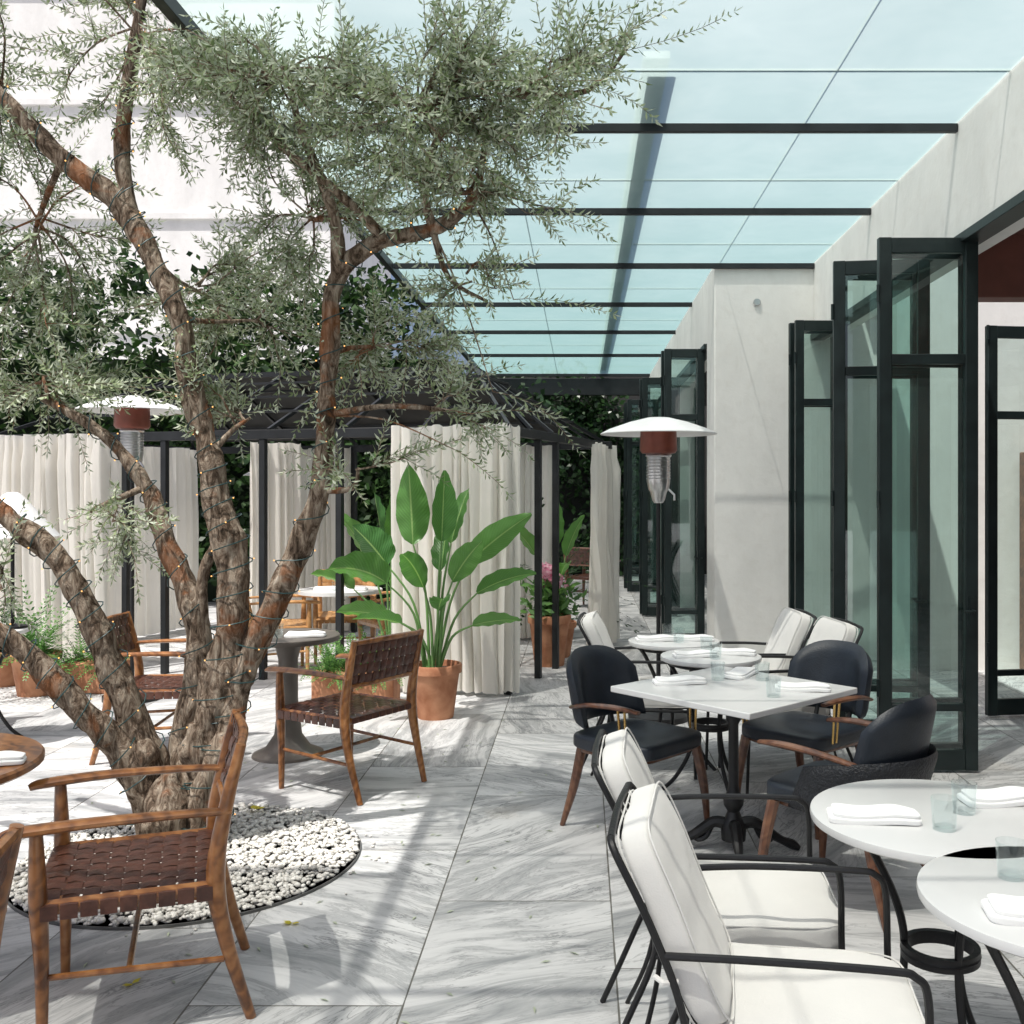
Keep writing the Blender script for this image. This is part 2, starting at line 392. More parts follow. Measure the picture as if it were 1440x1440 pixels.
p=P(); p.lathe((0,0,0),[(.0,.03),(.03,.03),(.036,.02),(.036,0)],20)
o=p.obj('wall_spotlight',CHROME,B); o.rotation_euler=(rad(90),0,0); o.location=(1.70,9.9,3.47)
def door_panel(x0,y0,w,h,ang,parent,transom=2.42,low=.36,name='folding_door'):
    e=group(name,(x0,y0,0),ang); e.parent=parent
    sw=.075; d=.05; z0=.015
    p=P(); p.bx(0,sw,-d/2,d/2,z0,h); p.bx(w-sw,w,-d/2,d/2,z0,h)
    dd=d/2-.004
    for a,b in((z0,z0+.12),(low,low+.045),(transom-.03,transom+.03),(h-.09,h)): p.bx(sw,w-sw,-dd,dd,a+.001,b-.001)
    p.obj('frame',DOORPAINT,e,.004)
    q=P()
    for a,b in((z0+.12,low),(low+.045,transom-.03),(transom+.03,h-.09)):
        q.add([Vector(v) for v in((sw-.01,0,a-.01),(w-sw+.01,0,a-.01),(w-sw+.01,0,b+.01),(sw-.01,0,b+.01))],[(0,1,2,3)])
    q.obj('glazing',GLASS,e,0,fix=False)
    q=P()
    q.tube([(w-.04,-.03,.95),(w-.04,-.07,.95),(w-.10,-.07,.95)],.008,8,3)
    q.box((w-.04,-.029,.95),(.03,.008,.16)); 
    for z in (.5,1.6,2.8): q.tube([(-.006,-.03,z-.05),(-.006,-.03,z+.05)],.011,8)
    q.obj('ironmongery',DOORPAINT,e)
    return e
door_panel(1.74,6.0,.58,3.13,0,B)
door_panel(1.78,6.12,.58,3.13,6,B)
door_panel(1.63,6.62,.60,3.13,-8,B)
door_panel(1.68,6.76,.58,3.13,2,B)
door_panel(1.86,8.9,.44,3.13,2,B)
door_panel(1.84,9.05,.46,3.13,7,B)
door_panel(.87,10.7,.42,3.13,0,B); door_panel(.85,10.85,.44,3.13,5,B)
door_panel(.80,13.4,.46,3.13,-3,B); door_panel(.78,13.6,.48,3.13,3,B); door_panel(.86,13.85,.48,3.13,4,B)
door_panel(.75,16.6,.5,3.13,0,B); door_panel(.72,17.2,.5,3.13,3,B)
door_panel(2.95,7.45,.55,2.85,8,B,2.2,.3); door_panel(3.55,7.35,.55,2.85,-50,B,2.2,.3)
door_panel(3.3,6.6,.6,2.85,60,B,2.2,.3)
p=P(); p.bx(4.0,7,8.9,9.35,0,2.0); p.obj('bar_cabinet',WALNUT,B,.01)

# ------------------------------------------------------------ glass canopy
C=group('glass_canopy')
XL=-1.85; beams=[.1,2.1,4.12,6.12,7.95,9.87,11.92,14.0,16.4,19.2]
p=P()
p.add([Vector(v) for v in((XL,-.5,3.845),(XW-.003,-.5,3.845),(XW-.003,19.2,3.845),(XL,19.2,3.845))],[(0,1,2,3)])
p.add([Vector(v) for v in((-5.2,-.5,3.845),(XL-.02,-.5,3.845),(XL-.02,3.1,3.845),(-5.2,3.1,3.845))],[(0,1,2,3)])  # unseen left wing, added to shade the near-left floor
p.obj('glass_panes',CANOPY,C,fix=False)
p=P()
for y in beams: p.bx(XL+.05,XW-.003,y-.02,y+.02,3.79,3.84)
p.bx(XL-.01,XL+.045,-.5,19.24,3.77,3.842)
p.bx(XL,1.2,19.25,19.4,3.45,3.765)
for y in (.1,2.1): p.bx(-5.2,XL-.012,y-.02,y+.02,3.79,3.84)  # beams of the added shading wing, out of view
p.bx(-5.2,XL-.012,3.1,3.15,3.77,3.842)  # end beam of the added shading wing
p.obj('steel_beams',STEEL,C,.003)
p=P()
for a,b in zip(beams[:-1],beams[1:]): 
    m_=a+(b-a)*.62; p.bx(XL,XW-.005,m_-.010,m_+.010,3.849,3.856)
p.obj('upper_purlins',PURLIN,C)
p=P(); p.bx(-.45,-.443,-.5,19.2,3.858,3.861); p.bx(1.335,1.342,-.5,19.2,3.858,3.861); p.obj('silicone_joints',PURLIN,C)
p=P(); p.bx(.33,.47,5.4,19.4,3.93,3.97); 
o=p.obj('overhead_girder',M('girder_grey',(.60,.64,.64),.6),C)

# ------------------------------------------------------------ distant setting
W=group('white_building',(0,0,0))
p=P(); p.bx(-36,-6.5,27,35,0,15); p.obj('walls',FACADE,W)
p=P()
for k in range(5): p.bx(-36.05,-6.45,26.9,26.997,2.8+k*3,2.95+k*3)
p.obj('string_courses',FACADE,W)

def leafmass(P_,boxes,count,size,clump=.45,seedo=0):
    tot=sum(b[6] for b in boxes)
    for (x0,x1,y0,y1,z0,z1,wt) in boxes:
        n=int(count*wt/tot); k=max(4,n//70)
        cs=[Vector((U(x0,x1),U(y0,y1),U(z0,z1))) for _ in range(k)]
        for i in range(n):
            c=cs[i%k]; q=c+Vector((random.gauss(0,clump*.5),random.gauss(0,clump*.4),random.gauss(0,clump*.45)))
            if q.z<0.05: continue
            d=Vector((U(-1,1),U(-1,1),U(-1,.5))).normalized(); s_=d.orthogonal().normalized(); s_=Matrix.Rotation(U(0,6.28),3,d)@s_
            L=size*U(.6,1.3); w=L*.28
            P_.add([q,q+d*L*.45+s_*w,q+d*L,q+d*L*.45-s_*w],[(0,1,2,3)])
H=group('hedge')
p=P()
leafmass(p,[(-14,-2.2,14.2,15.0,.2,3.9,10),(-14,-6,13.4,14.2,3.6,4.8,2.5),(-5.5,-2.4,14.5,15.2,3.8,4.6,1)],30000,.16)
p.obj('foliage',HEDGE,H,fix=False)
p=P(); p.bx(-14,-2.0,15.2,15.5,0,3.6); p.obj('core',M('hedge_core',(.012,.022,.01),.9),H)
H2=group('ivy_wall')
p=P(); leafmass(p,[(-3.2,1.3,19.5,20.0,.2,3.7,10),(-2.6,-.6,15.2,18,.3,3.0,6)],16000,.15)
p.obj('foliage',PALM,H2,fix=False)
p=P(); p.bx(-4,3,20.2,20.5,0,3.95); p.obj('wall',DARKWALL,H2)

# ------------------------------------------------------------ pavilion
ROT=-16.5
V=group('curtained_pavilion',(-.59,8.3,0),ROT)
ZE=2.16; DEP=2.9; LEN=5.2
p=P(); ps=.055
for x,y in((0,0),(-1.53,0),(-2.28,0),(-3.3,0),(-3.72,0),(-LEN,0),(0,.75),(0,1.25),(0,DEP),(-1.5,DEP),(-3,DEP),(-LEN,DEP)):
    p.box((x,y,ZE/2-.03),(ps,ps,ZE-.06))
p.obj('posts',STEEL,V,.003)
p=P()
p.bx(-LEN-.1,.1,-.035,.035,ZE-.06,ZE+.02); p.bx(-LEN-.1,.1,DEP-.035,DEP+.035,ZE-.06,ZE+.02)
p.bx(-.035,.035,.036,DEP-.036,ZE-.06,ZE+.015); p.bx(-LEN-.035,-LEN+.035,.036,DEP-.036,ZE-.06,ZE+.015)
p.obj('eaves_rails',STEEL,V,.003)
p=P(); ZR=2.85
n=7
for i in range(n+1):
    x=-LEN*i/n
    ym=DEP/2
    xr=min(max(x,-LEN+.9),-.9)
    p.tube([(x,0,ZE+.02),(xr,ym,ZR)],.022,4); p.tube([(x,DEP,ZE+.02),(xr,ym,ZR)],.022,4)
for k in range(1,5): p.tube([(0,DEP*k/5,ZE+.02),(-.9,DEP/2,ZR)],.018,4)
p.tube([(-.9,DEP/2,ZR),(-LEN+.9,DEP/2,ZR)],.035,4)
for k in (1,2,3):
    f=k/4; z=ZE+.04+(ZR-ZE)*f; y=DEP/2*f; xa=-.9*f
    p.tube([(xa,y,z),(-LEN-xa,y,z)],.014,4); p.tube([(xa,DEP-y,z),(-LEN-xa,DEP-y,z)],.014,4)
    p.tube([(xa,y,z),(xa,DEP-y,z)],.014,4)
p.obj('roof_frame',STEEL,V)
p=P(); p.add([Vector(v) for v in((-1.2,DEP/2,ZR+.03),(-LEN+.9,DEP/2,ZR+.03),(-LEN+.3,DEP,ZE+.08),(-.3,DEP,ZE+.08))],[(0,1,2,3)]); p.obj('rear_roof_cloth',DARKWALL,V,fix=False)
def curtain(P_,a,b,z0,z1,folds,amp):
    a=Vector((a[0],a[1],0)); b=Vector((b[0],b[1],0)); d=b-a; nrm=Vector((-d.y,d.x,0)).normalized()
    nx=folds*10; nz=16; o=U(0,99); vs=[];fs=[]
    for j in range(nz+1):
        v=j/nz; z=z0+(z1-z0)*v
        for i in range(nx+1):
            u=i/nx
            ph=u*folds*2*math.pi+2.6*noise.noise(Vector((u*folds*.4,v*.6,o)))*2
            am=amp*(.8+.9*noise.noise(Vector((u*7,v*1.2,o+5))))*(1 if v<.93 else .7)
            off=am*math.sin(ph)+.35*am*math.sin(2.3*ph+v*2)+.25*am*math.sin(.41*ph+1)
            hem=.025*noise.noise(Vector((u*8,0,o))) if j==0 else (.03*noise.noise(Vector((u*11,3,o))) if j==nz else 0)
            sway=.05*noise.noise(Vector((u*2,v*2,o+9)))*(1-v)
            vs.append(a+d*u+d.normalized()*am*.5*math.cos(ph*1.0+.6)+nrm*(off+sway)+Vector((0,0,z+hem)))
    for j in range(nz):
        for i in range(nx):
            q=j*(nx+1)+i; fs.append((q,q+1,q+nx+2,q+nx+1))
    P_.add(vs,fs)
p=P()
curtain(p,(-.98,-.12),(0.02,-.12),.03,ZE+.02,10,.072)
curtain(p,(-.02,-.10),(0.10,-.02),.03,ZE+.01,2,.03)
curtain(p,(-5.1,-.11),(-3.85,-.11),.03,ZE+.01,12,.066)
curtain(p,(.06,DEP-.55),(.06,DEP+.15),.03,ZE-.02,7,.06)
curtain(p,(-4.0,DEP-.06),(-3.0,DEP-.06),.03,ZE-.02,11,.055)
curtain(p,(-2.5,DEP-.06),(-1.9,DEP-.06),.03,ZE-.02,7,.055)
curtain(p,(-1.6,DEP-.06),(-.5,DEP-.06),.03,ZE-.02,11,.055)
curtain(p,(-3.25,1.2),(-2.95,1.7),.03,ZE-.02,6,.04)
curtain(p,(-5.1,.1),(-5.1,DEP-.1),.03,ZE-.02,18,.04)
p.obj('curtains',CURTAIN,V,fix=False)

# ------------------------------------------------------------ patio heaters
def heater(x,y,h,r=.42,name='patio_heater',rz=0):
    e=group(name,(x,y,0),rz)
    p=P(); p.lathe((0,0,h),[(0,.10),(.08,.097),(r*.5,.065),(r*.85,.014),(r,-.018),(r,-.024),(r*.85,.004),(r*.5,.053),(.08,.085),(0,.085)],48); p.obj('reflector_dome',ENAMEL,e)
    p=P(); p.lathe((0,0,h),[(.05,.07),(.13,.035),(.135,-.14),(.12,-.16),(.06,-.17)],24); p.obj('burner_shroud',RUST,e)
    p=P(); p.lathe((0,0,h),[(.09,-.165),(.095,-.18),(.085,-.19),(.085,-.36),(.075,-.42),(.06,-.44),(.045,-.5),(.03,-.52)],24)
    for k in range(7): p.lathe((0,0,h-.21-k*.022),[(.084,-.004),(.09,0),(.084,.004)],20)
    p.tube([(.07,-.03,h-.42),(.11,-.05,h-.46),(.11,-.05,h-.5)],.008,8)
    p.obj('burner_mesh',CHROME,e)
    p=P(); p.tube([(0,0,.03),(0,0,h-.5)],.016,12); p.lathe((0,0,0),[(.22,0),(.22,.04),(.16,.07),(.03,.09)],24); p.obj('pole',IRON,e)
heater(.56,7.4,2.08); heater(-3.55,8.1,2.3); heater(-3.75,12.7,1.86,.42)

# ------------------------------------------------------------ wooden armchair with woven leather
def wood_chair(x,y,rz,name='wooden_armchair',wood=None,lea=None):
    wood=wood or WOOD; lea=lea or LEATHER
    e=group(name,(x,y,0),rz); p=P()
    hw=.265
    for s in(-1,1):
        p.tube([(.235,s*hw,0),(.235,s*hw,.25),(.245,s*hw,.45),(.25,s*hw,.65)],[.015,.020,.026,.018],10,4)
        p.tube([(-.35,s*(hw-.01),0),(-.28,s*hw,.24),(-.245,s*hw,.44),(-.265,s*hw,.62),(-.32,s*hw,.86)],[.016,.022,.029,.024,.016],10,4)
        p.tube([(-.29,s*hw,.655),(-.15,s*(hw+.008),.663),(.1,s*(hw+.012),.665),(.30,s*(hw+.005),.655),(.345,s*hw,.645)],[.022,.025,.030,.032,.022],10,4,flat=(0,0,1))
        p.tube([(-.25,s*hw,.425),(.245,s*hw,.425)],.023,8)
        p.tube([(-.27,s*hw,.20),(.235,s*hw,.22)],.010,8)
    p.tube([(.245,-hw,.425),(.245,hw,.425)],.024,8); p.tube([(-.245,-hw,.425),(-.245,hw,.425)],.022,8)
    p.tube([(-.262,-hw,.61),(-.275,0,.61),(-.262,hw,.61)],.013,8,4)
    p.tube([(-.317,-hw,.845),(-.335,0,.85),(-.317,hw,.845)],[.014,.016,.014],8,4)
    p.tube([(0,-hw,.21),(0,hw,.21)],.010,8)
    p.obj('frame',wood,e)
    q=P(); n=9; a=.005
    zs=.450
    ny=n; nx=n
    for j in range(ny):
        yy=-hw+.03+(2*hw-.06)*(j+.5)/ny; pts=[(.262,yy,.392),(.275,yy,.425),(.264,yy,.448)]
        for i in range(nx*2+1):
            xx=.24-.48*i/(nx*2); dip=-.012*math.sin(math.pi*i/(nx*2))
            s=0 if i%2==0 else (1 if ((i//2)+j)%2 else -1)
            pts.append((xx,yy,zs+a*s+dip))
        pts+=[(-.270,yy,.44),(-.272,yy,.41)]
        q.ribbon(pts,(0,1,0),.049,.0025)
    for i in range(nx):
        xx=.24-.48*(i+.5)/nx; pts=[(xx,-hw-.027,.395),(xx,-hw-.027,.437)]
        dip=-.012*math.sin(math.pi*(i+.5)/nx)
        for j in range(ny*2+1):
            yy=-hw+.03+(2*hw-.06)*j/(ny*2)
            s=0 if j%2==0 else (-1 if ((j//2)+i)%2 else 1)
            pts.append((xx,yy,zs+a*s+dip))
        pts+=[(xx,hw+.027,.437),(xx,hw+.027,.395)]
        q.ribbon(pts,(1,0,0),.047,.0025)
    q.obj('woven_seat',lea,e)
    q=P(); nr=4
    def bp(u,v,off):
        yy=-hw+.02+(2*hw-.04)*u; z=.615+.225*v; xx=-.264-.055*v-.015*math.sin(math.pi*u)
        return (xx+off,yy,z+off*.25)
    for j in range(10):
        pts=[]
        for i in range(nr*2+1):
            s=0 if i%2==0 else (1 if ((i//2)+j)%2 else -1)
            pts.append(bp((j+.5)/10,i/(nr*2),a*s))
        pts=[tuple(Vector(pts[0])+Vector((.015,0,-.012)))]+pts+[tuple(Vector(pts[-1])+Vector((.016,0,.014))),tuple(Vector(pts[-1])+Vector((.02,0,-.01)))]
        q.ribbon(pts,(0,1,0),.043,.0025)
    for i in range(nr):
        pts=[]
        for j in range(21):
            s=0 if j%2==0 else (-1 if ((j//2)+i)%2 else 1)
            pts.append(bp(j/20,(i+.5)/nr,a*s))
        q.ribbon(pts,(-.25,0,1),.05,.0025)
    q.obj('woven_back',lea,e)
    return e
wood_chair(-1.45,3.33,200)
wood_chair(-1.32,5.775,148)
wood_chair(-1.6,2.10,190)
wood_chair(-2.62,6.45,5)
wood_chair(-2.75,9.3,20,wood=WOODT,lea=WOODT)
wood_chair(-1.75,9.65,215,wood=WOODT,lea=WOODT)
wood_chair(-2.3,10.0,-80,wood=WOODT,lea=WOODT)
wood_chair(.15,14.5,60,wood=WALNUT)
wood_chair(-4.35,6.9,20)

# ------------------------------------------------------------ black armchair
def black_chair(x,y,rz,side=False,name='black_armchair'):
    e=group(name,(x,y,0),rz)
    p=P()
    for s in(-1,1):
        p.tube([(.20,s*.22,.40),(.235,s*.24,.2),(.25,s*.25,0)],[.026,.022,.013],8,4)
        p.tube([(-.18,s*.19,.42),(-.23,s*.20,.2),(-.29,s*.22,0)],[.026,.022,.013],8,4)
        p.tube([(-.20,s*.245,.60),(-.05,s*.285,.635),(.12,s*.285,.645),(.235,s*.27,.635)],[.02,.024,.026,.018],10,5,flat=(0,0,1))
    p.obj('wood_frame',WALNUT,e)
    if not side:
        p=P()
        for s in(-1,1):
            p.tube([(.12,s*.283,.635),(.13,s*.27,.44)],.006,8); p.tube([(.16,s*.283,.635),(.16,s*.27,.44)],.006,8)
        p.obj('brass_arm_rods',BRASS,e)
    p=P(); p.cushion((.01,0,.435),(.50,.50,.085),6,12); p.obj('seat_cushion',BLACKLEA,e)
    p=P(); p.cushion((.0,0,.39),(.44,.44,.03),8,6); p.obj('seat_base',WALNUT,e)
    def shell(z0,z1,amax,th,r,drop,mat,nm):
        nu=26;nv=12; vs=[];fs=[]
        def pt(u,v,o):
            an=amax*(u*2-1)
            t=abs(u*2-1)
            top=z1-drop*t**3; z=z0+(top-z0)*v
            lean=-.07*(v)
            ed=min(v,1-v,u*1.6,(1-u)*1.6); thk=th*min(1,(ed/.12)**.5 if ed>0 else 0)
            rr=r+o*thk
            return Vector((-.0-rr*math.cos(an)*1.0+lean+.0,rr*math.sin(an)*1.02,z))
        for o in(-.5,.5):
            for i in range(nu+1):
                for j in range(nv+1): vs.append(pt(i/nu,j/nv,o))
        N=(nu+1)*(nv+1)
        for i in range(nu):
            for j in range(nv):
                a=i*(nv+1)+j; b=a+nv+1
                fs.append((a,b,b+1,a+1)); fs.append((a+N,a+1+N,b+1+N,b+N))
        q=P(); q.add(vs,fs); q.obj(nm,mat,e,fix=False)
    shell(.50,.855,rad(62),.065,.265,.12,BLACKLEA,'curved_back')
    if side: shell(.40,.63,rad(112),.03,.285,.06,RATTAN,'side_shell')
    p=P(); p.tube([(-.22,-.1,.42),(-.26,-.1,.55)],.012,8); p.tube([(-.22,.1,.42),(-.26,.1,.55)],.012,8); p.obj('back_posts',IRON,e)
    return e
black_chair(.27,5.02,-42); black_chair(1.08,4.18,137,True); black_chair(1.14,5.2,222)

# ------------------------------------------------------------ white cushioned iron chair
def white_chair(x,y,rz,name='white_cushioned_chair'):
    e=group(name,(x,y,0),rz); p=P(); r=.009
    for s in(-1,1):
        w=.255*s
        p.tube([(-.42,w,0),(-.33,w,.2),(-.25,w,.40),(-.265,w,.55),(-.33,w,.72),(-.405,w*.93,.86),(-.42,w*.80,.885)],r,8,5)
        p.tube([(-.34,w*1.0,0),(-.27,w*.8,.18),(-.235,w*.8,.40),(-.26,w*.62,.6),(-.34,w*.55,.78),(-.42,w*.5,.885)],r*.8,8,5)
        p.tube([(-.30,w,.655),(-.1,w*1.07,.665),(.16,w*1.1,.665),(.215,w*1.1,.655),(.24,w*1.1,.61),(.245,w*1.08,.42),(.26,w*1.08,0)],r,8,6)
        p.tube([(-.25,w,.385),(.245,w*1.08,.385)],r,8)
    p.tube([(-.42,-.204,.885),(-.425,0,.892),(-.42,.204,.885)],r,8,4)
    p.tube([(.245,-.275,.385),(.245,.275,.385)],r,8); p.tube([(-.25,-.255,.385),(-.25,.255,.385)],r,8)
    for k in(-.12,-.04,.04,.12): p.tube([(-.25,k,.385),(-.285,k,.6),(-.42,k*.7,.888)],r*.6,6,4)
    for k in(-.15,0,.15): p.tube([(-.25,k,.387),(.245,k,.387)],r*.6,6)
    p.obj('iron_frame',IRON,e)
    q=P(); q.cushion((.01,0,.437),(.52,.50,.09),6.5,22,wob=.009)
    q.obj('seat_cushion',WHITEFAB,e)
    q=P()
    for zz in(.470,.402):
        pts=[]
        for k in range(65):
            a=2*math.pi*k/64; c_,s_=math.cos(a),math.sin(a); L=(abs(c_)**7+abs(s_)**7)**(1/7); pts.append((.01+.258*c_/L,.248*s_/L,zz))
        q.tube(pts,.0025,5)
    q.obj('piping',WHITEFAB,e)
    q=P(); ry=Matrix.Rotation(rad(-20),3,'Y')
    q.cushion((-.28,0,.685),(.08,.47,.47),6.5,22,rot=ry,wob=.007,bend=lambda v:Vector((v.x-.9*v.z*abs(v.z)*.35,v.y,v.z)))
    for sx in(-.036,.036):
        pts=[]
        for k in range(65):
            a=2*math.pi*k/64; c_,s_=math.cos(a),math.sin(a); L=(abs(c_)**7+abs(s_)**7)**(1/7)
            zz=.232*s_/L; v=ry@Vector((sx-.9*zz*abs(zz)*.35,.232*c_/L,zz)); pts.append(v+Vector((-.28,0,.685)))
        q.tube(pts,.0025,5)
    q.obj('back_cushion',WHITEFAB,e)
    q=P()
    for s in(-1,1): q.tube([(-.32,s*.235,.60),(-.30,s*.262,.60),(-.27,s*.25,.60)],.006,6); 
    q.obj('cushion_ties',WHITEFAB,e)
    return e
white_chair(.47,3.02,-4); white_chair(.51,2.40,-8)
white_chair(.42,6.15,-5); white_chair(.98,6.35,184); white_chair(1.12,5.86,188)

# ------------------------------------------------------------ tables
def tumbler(P_,c): P_.lathe(c,[(.0,.001),(.030,.001),(.035,.085),(.033,.085),(.0285,.010),(0,.010)],24)
def setting(x,y,z,rz,name='folded_napkin'):
    e=group(name,(x,y,z),rz); p=P(); p.cushion((0,0,.009),(.25,.10,.018),7,14,wob=.008); p.cushion((.005,.004,.022),(.235,.09,.012),7,14,wob=.010); p.obj('linen',NAPKIN,e)
def glass(x,y,z,name='water_glass'):
    e=group(name,(x,y,z)); p=P(); tumbler(p,(0,0,0)); p.obj('tumbler',TUMBLER,e)
def bistro_table(x,y,r,rz=0,name='round_bistro_table',top=None):
    e=group(name,(x,y,0),rz)
    p=P(); p.lathe((0,0,0),[(0,.722),(r-.012,.722),(r-.002,.728),(r,.738),(r-.002,.748),(r-.008,.75),(0,.75)],64); p.obj('top',top or TABLETOP,e)
    p=P()
    for k in range(3):
        a=rad(120*k+40); c,s=math.cos(a),math.sin(a)
        prof=[(.24,.715),(.20,.66),(.12,.50),(.095,.37),(.115,.22),(.19,.08),(.27,.0)]
        p.tube([(c*q,s*q,z) for q,z in prof],.0115,8,5)
    for R_,z in((.098,.37),(.22,.708)):
        p.tube([(R_*math.cos(rad(t)),R_*math.sin(rad(t)),z) for t in range(0,361,12)],.010,8)
    vs=[];fs=[]
    prof=[(.088,.352),(.106,.352),(.106,.388),(.088,.388)]
    for k in range(32):
        a=2*math.pi*k/32
        for q,z in prof: vs.append(Vector((q*math.cos(a),q*math.sin(a),z)))
    for k in range(32):
        for j in range(4):
            a=k*4+j;b=k*4+(j+1)%4;c_=((k+1)%32)*4+(j+1)%4;d=((k+1)%32)*4+j; fs.append((a,b,c_,d))
    p.add(vs,fs)
    p.obj('iron_base',IRON,e)
    return e
bistro_table(1.0,2.85,.355); bistro_table(1.09,2.27,.33,30)
bistro_table(.71,5.60,.275,10); bistro_table(.56,6.17,.275,50); bistro_table(-3.92,6.65,.31)
T=group('square_marble_table',(.70,4.70,0),43)
p=P(); p.bx(-.4,.4,-.4,.4,.722,.75); p.obj('top',TABLETOP,T,.005)
p=P()
p.lathe((0,0,0),[(.055,.05),(.06,.12),(.04,.15),(.028,.18),(.045,.21),(.048,.24),(.028,.27),(.024,.30),(.023,.58),(.034,.60),(.036,.62),(.024,.64),(.035,.68),(.05,.715),(.0,.716)],20)
for k in range(4):
    a=rad(90*k+45); c,s=math.cos(a),math.sin(a)
    p.tube([(c*q,s*q,z) for q,z in((.03,.12),(.09,.13),(.16,.085),(.22,.05),(.27,.03),(.30,.012))],[.03,.026,.024,.018,.022,.012],8,4)
    p.tube([(c*q,s*q,z) for q,z in((.10,.11),(.13,.06),(.17,.05),(.15,.085))],[.012,.014,.012,.008],8,4)
    p.box((0,0,.708),(.6,.03,.012),45+90*k) if k<2 else None
p.obj('cast_iron_pedestal',IRON,T)
setting(.46,4.78,.75,10); setting(1.0,4.62,.75,-8); setting(.78,4.98,.75,60)
glass(.84,4.47,.75); glass(.65,4.87,.75); glass(.86,4.86,.75)
setting(.62,5.55,.75,12); setting(.84,5.63,.75,-15); glass(.72,5.48,.75); glass(.70,5.72,.75)
setting(.45,6.14,.75,8); setting(.68,6.16,.75,-5); glass(.58,6.07,.75); glass(.53,6.27,.75)
setting(.80,2.80,.75,-6); setting(1.22,2.96,.75,8); glass(.965,2.72,.75); glass(1.07,2.86,.75)
setting(.98,2.16,.75,-5); glass(1.0,2.38,.75)
setting(-3.85,6.6,.75,15)
G=group('grey_pedestal_table',(-1.83,6.4,0))
p=P(); p.lathe((0,0,0),[(0,.715),(.31,.715),(.315,.73),(.315,.745),(.31,.75),(0,.75)],48); p.obj('top',GREYTOP,G)
p=P(); p.lathe((0,0,0),[(.0,0),(.22,0),(.215,.015),(.14,.05),(.085,.13),(.06,.35),(.06,.6),(.08,.68),(.12,.714)],32); p.obj('flared_base',GREYTOP,G)
setting(-1.70,6.32,.75,5); glass(-1.86,6.28,.75); glass(-1.93,6.42,.75)
G=group('round_wooden_table',(-2.30,3.35,0))
p=P(); p.lathe((0,0,0),[(0,.715),(.47,.715),(.485,.725),(.485,.742),(.478,.75),(0,.75)],56); p.obj('top',WOOD,G)
p=P(); p.lathe((0,0,0),[(.0,0),(.25,0),(.24,.02),(.06,.06),(.04,.12),(.04,.68),(.08,.712)],28); p.obj('pedestal',IRON,G)
setting(-1.96,3.36,.75,20)
def cloth_table(x,y,r):
    e=group('white_dining_table',(x,y,0)); p=P(); p.lathe((0,0,0),[(0,.72),(r,.72),(r,.75),(0,.75)],40); p.obj('top',TABLETOP,e)
    p=P(); p.lathe((0,0,0),[(0,0),(.22,0),(.2,.02),(.03,.05),(.03,.7),(.06,.718)],20); p.obj('pedestal',IRON,e)
cloth_table(-2.2,9.35,.38)
setting(-2.3,9.3,.75,10); setting(-2.05,9.25,.75,-10); glass(-2.2,9.2,.75)
L=group('table_lamp',(-3.73,6.72,.75))
p=P(); p.lathe((0,0,0),[(.03,.89),(.06,.87),(.285,.60),(.28,.60),(.055,.86),(.03,.88)],36); p.obj('shade',ENAMEL,L)
p=P(); p.lathe((0,0,0),[(0,0),(.09,0),(.09,.015),(.012,.03),(.012,.8),(0,.8)],20); p.obj('stand',IRON,L)

# ------------------------------------------------------------ pots and plants
def pot(P_,r,h): P_.lathe((0,0,0),[(0,0),(r*.70,0),(r*.93,h*.82),(r*.94,h*.83),(r*1.02,h*.84),(r*1.04,h*.97),(r,h),(r*.93,h),(r*.88,h*.86),(0,h*.86)],36)
def blade(P_,base,d,L,w,droop,fold=.25,nl=12,roll=0):
    d=Vector(d).normalized(); base=Vector(base)
    side=d.cross(Vector((0,0,1)))
    if side.length<.05: side=Vector((1,0,0))
    side=Matrix.Rotation(roll,3,d)@side.normalized()
    c=base.copy(); vs=[];fs=[]
    na=6
    for i in range(nl+1):
        s=i/nl
        if i:
            d=(d+Vector((0,0,-1))*droop/nl).normalized(); c=c+d*L/nl
        side=(side-d*side.dot(d)).normalized(); up=side.cross(d)
        ww=w*.5*max(.015,math.sin(math.pi*min(1,s**.75*.97+.02))**.75)
        for k in range(na+1):
            u=-1+2*k/na
            rip=.05*w*math.sin(s*26+u*2)*abs(u)
            vs.append(c+side*u*ww+up*(abs(u)*ww*fold*2+rip)); P_.a.append((u,s,0))
    for i in range(nl):
        for k in range(na):
            a=i*(na+1)+k; fs.append((a,a+1,a+na+2,a+na+1))
    P_.add(vs,fs)
def paradise(x,y,leaves,hpot,rpot,name='bird_of_paradise_plant',rz=0):
    e=group(name,(x,y,0),rz)
    p=P(); pot(p,rpot,hpot); p.obj('terracotta_pot',TERRA,e)
    p=P(); p.lathe((0,0,0),[(0,hpot*.9),(rpot*.9,hpot*.885),(rpot*.9,hpot*.87)],24); p.obj('soil',SOIL,e)
    st=P(); bl=P()
    for (dx,dy,z,L,w,lean,dr,roll) in leaves:
        tip=Vector((dx,dy,z)); b=Vector((dx*.15+U(-.03,.03),dy*.15+U(-.03,.03),hpot*.88))
        mid=Vector((dx*.45,dy*.45,(z+hpot)*.55))
        st.tube([b,mid,tip],[.013,.010,.006],6,5)
        d=(tip-mid).normalized()+Vector((dx,dy,0))*lean
        blade(bl,tip,d,L,w,dr,.22,16,roll)
    st.obj('stalks',STALK,e); bl.obj('leaves',BIGLEAF,e,fix=False)
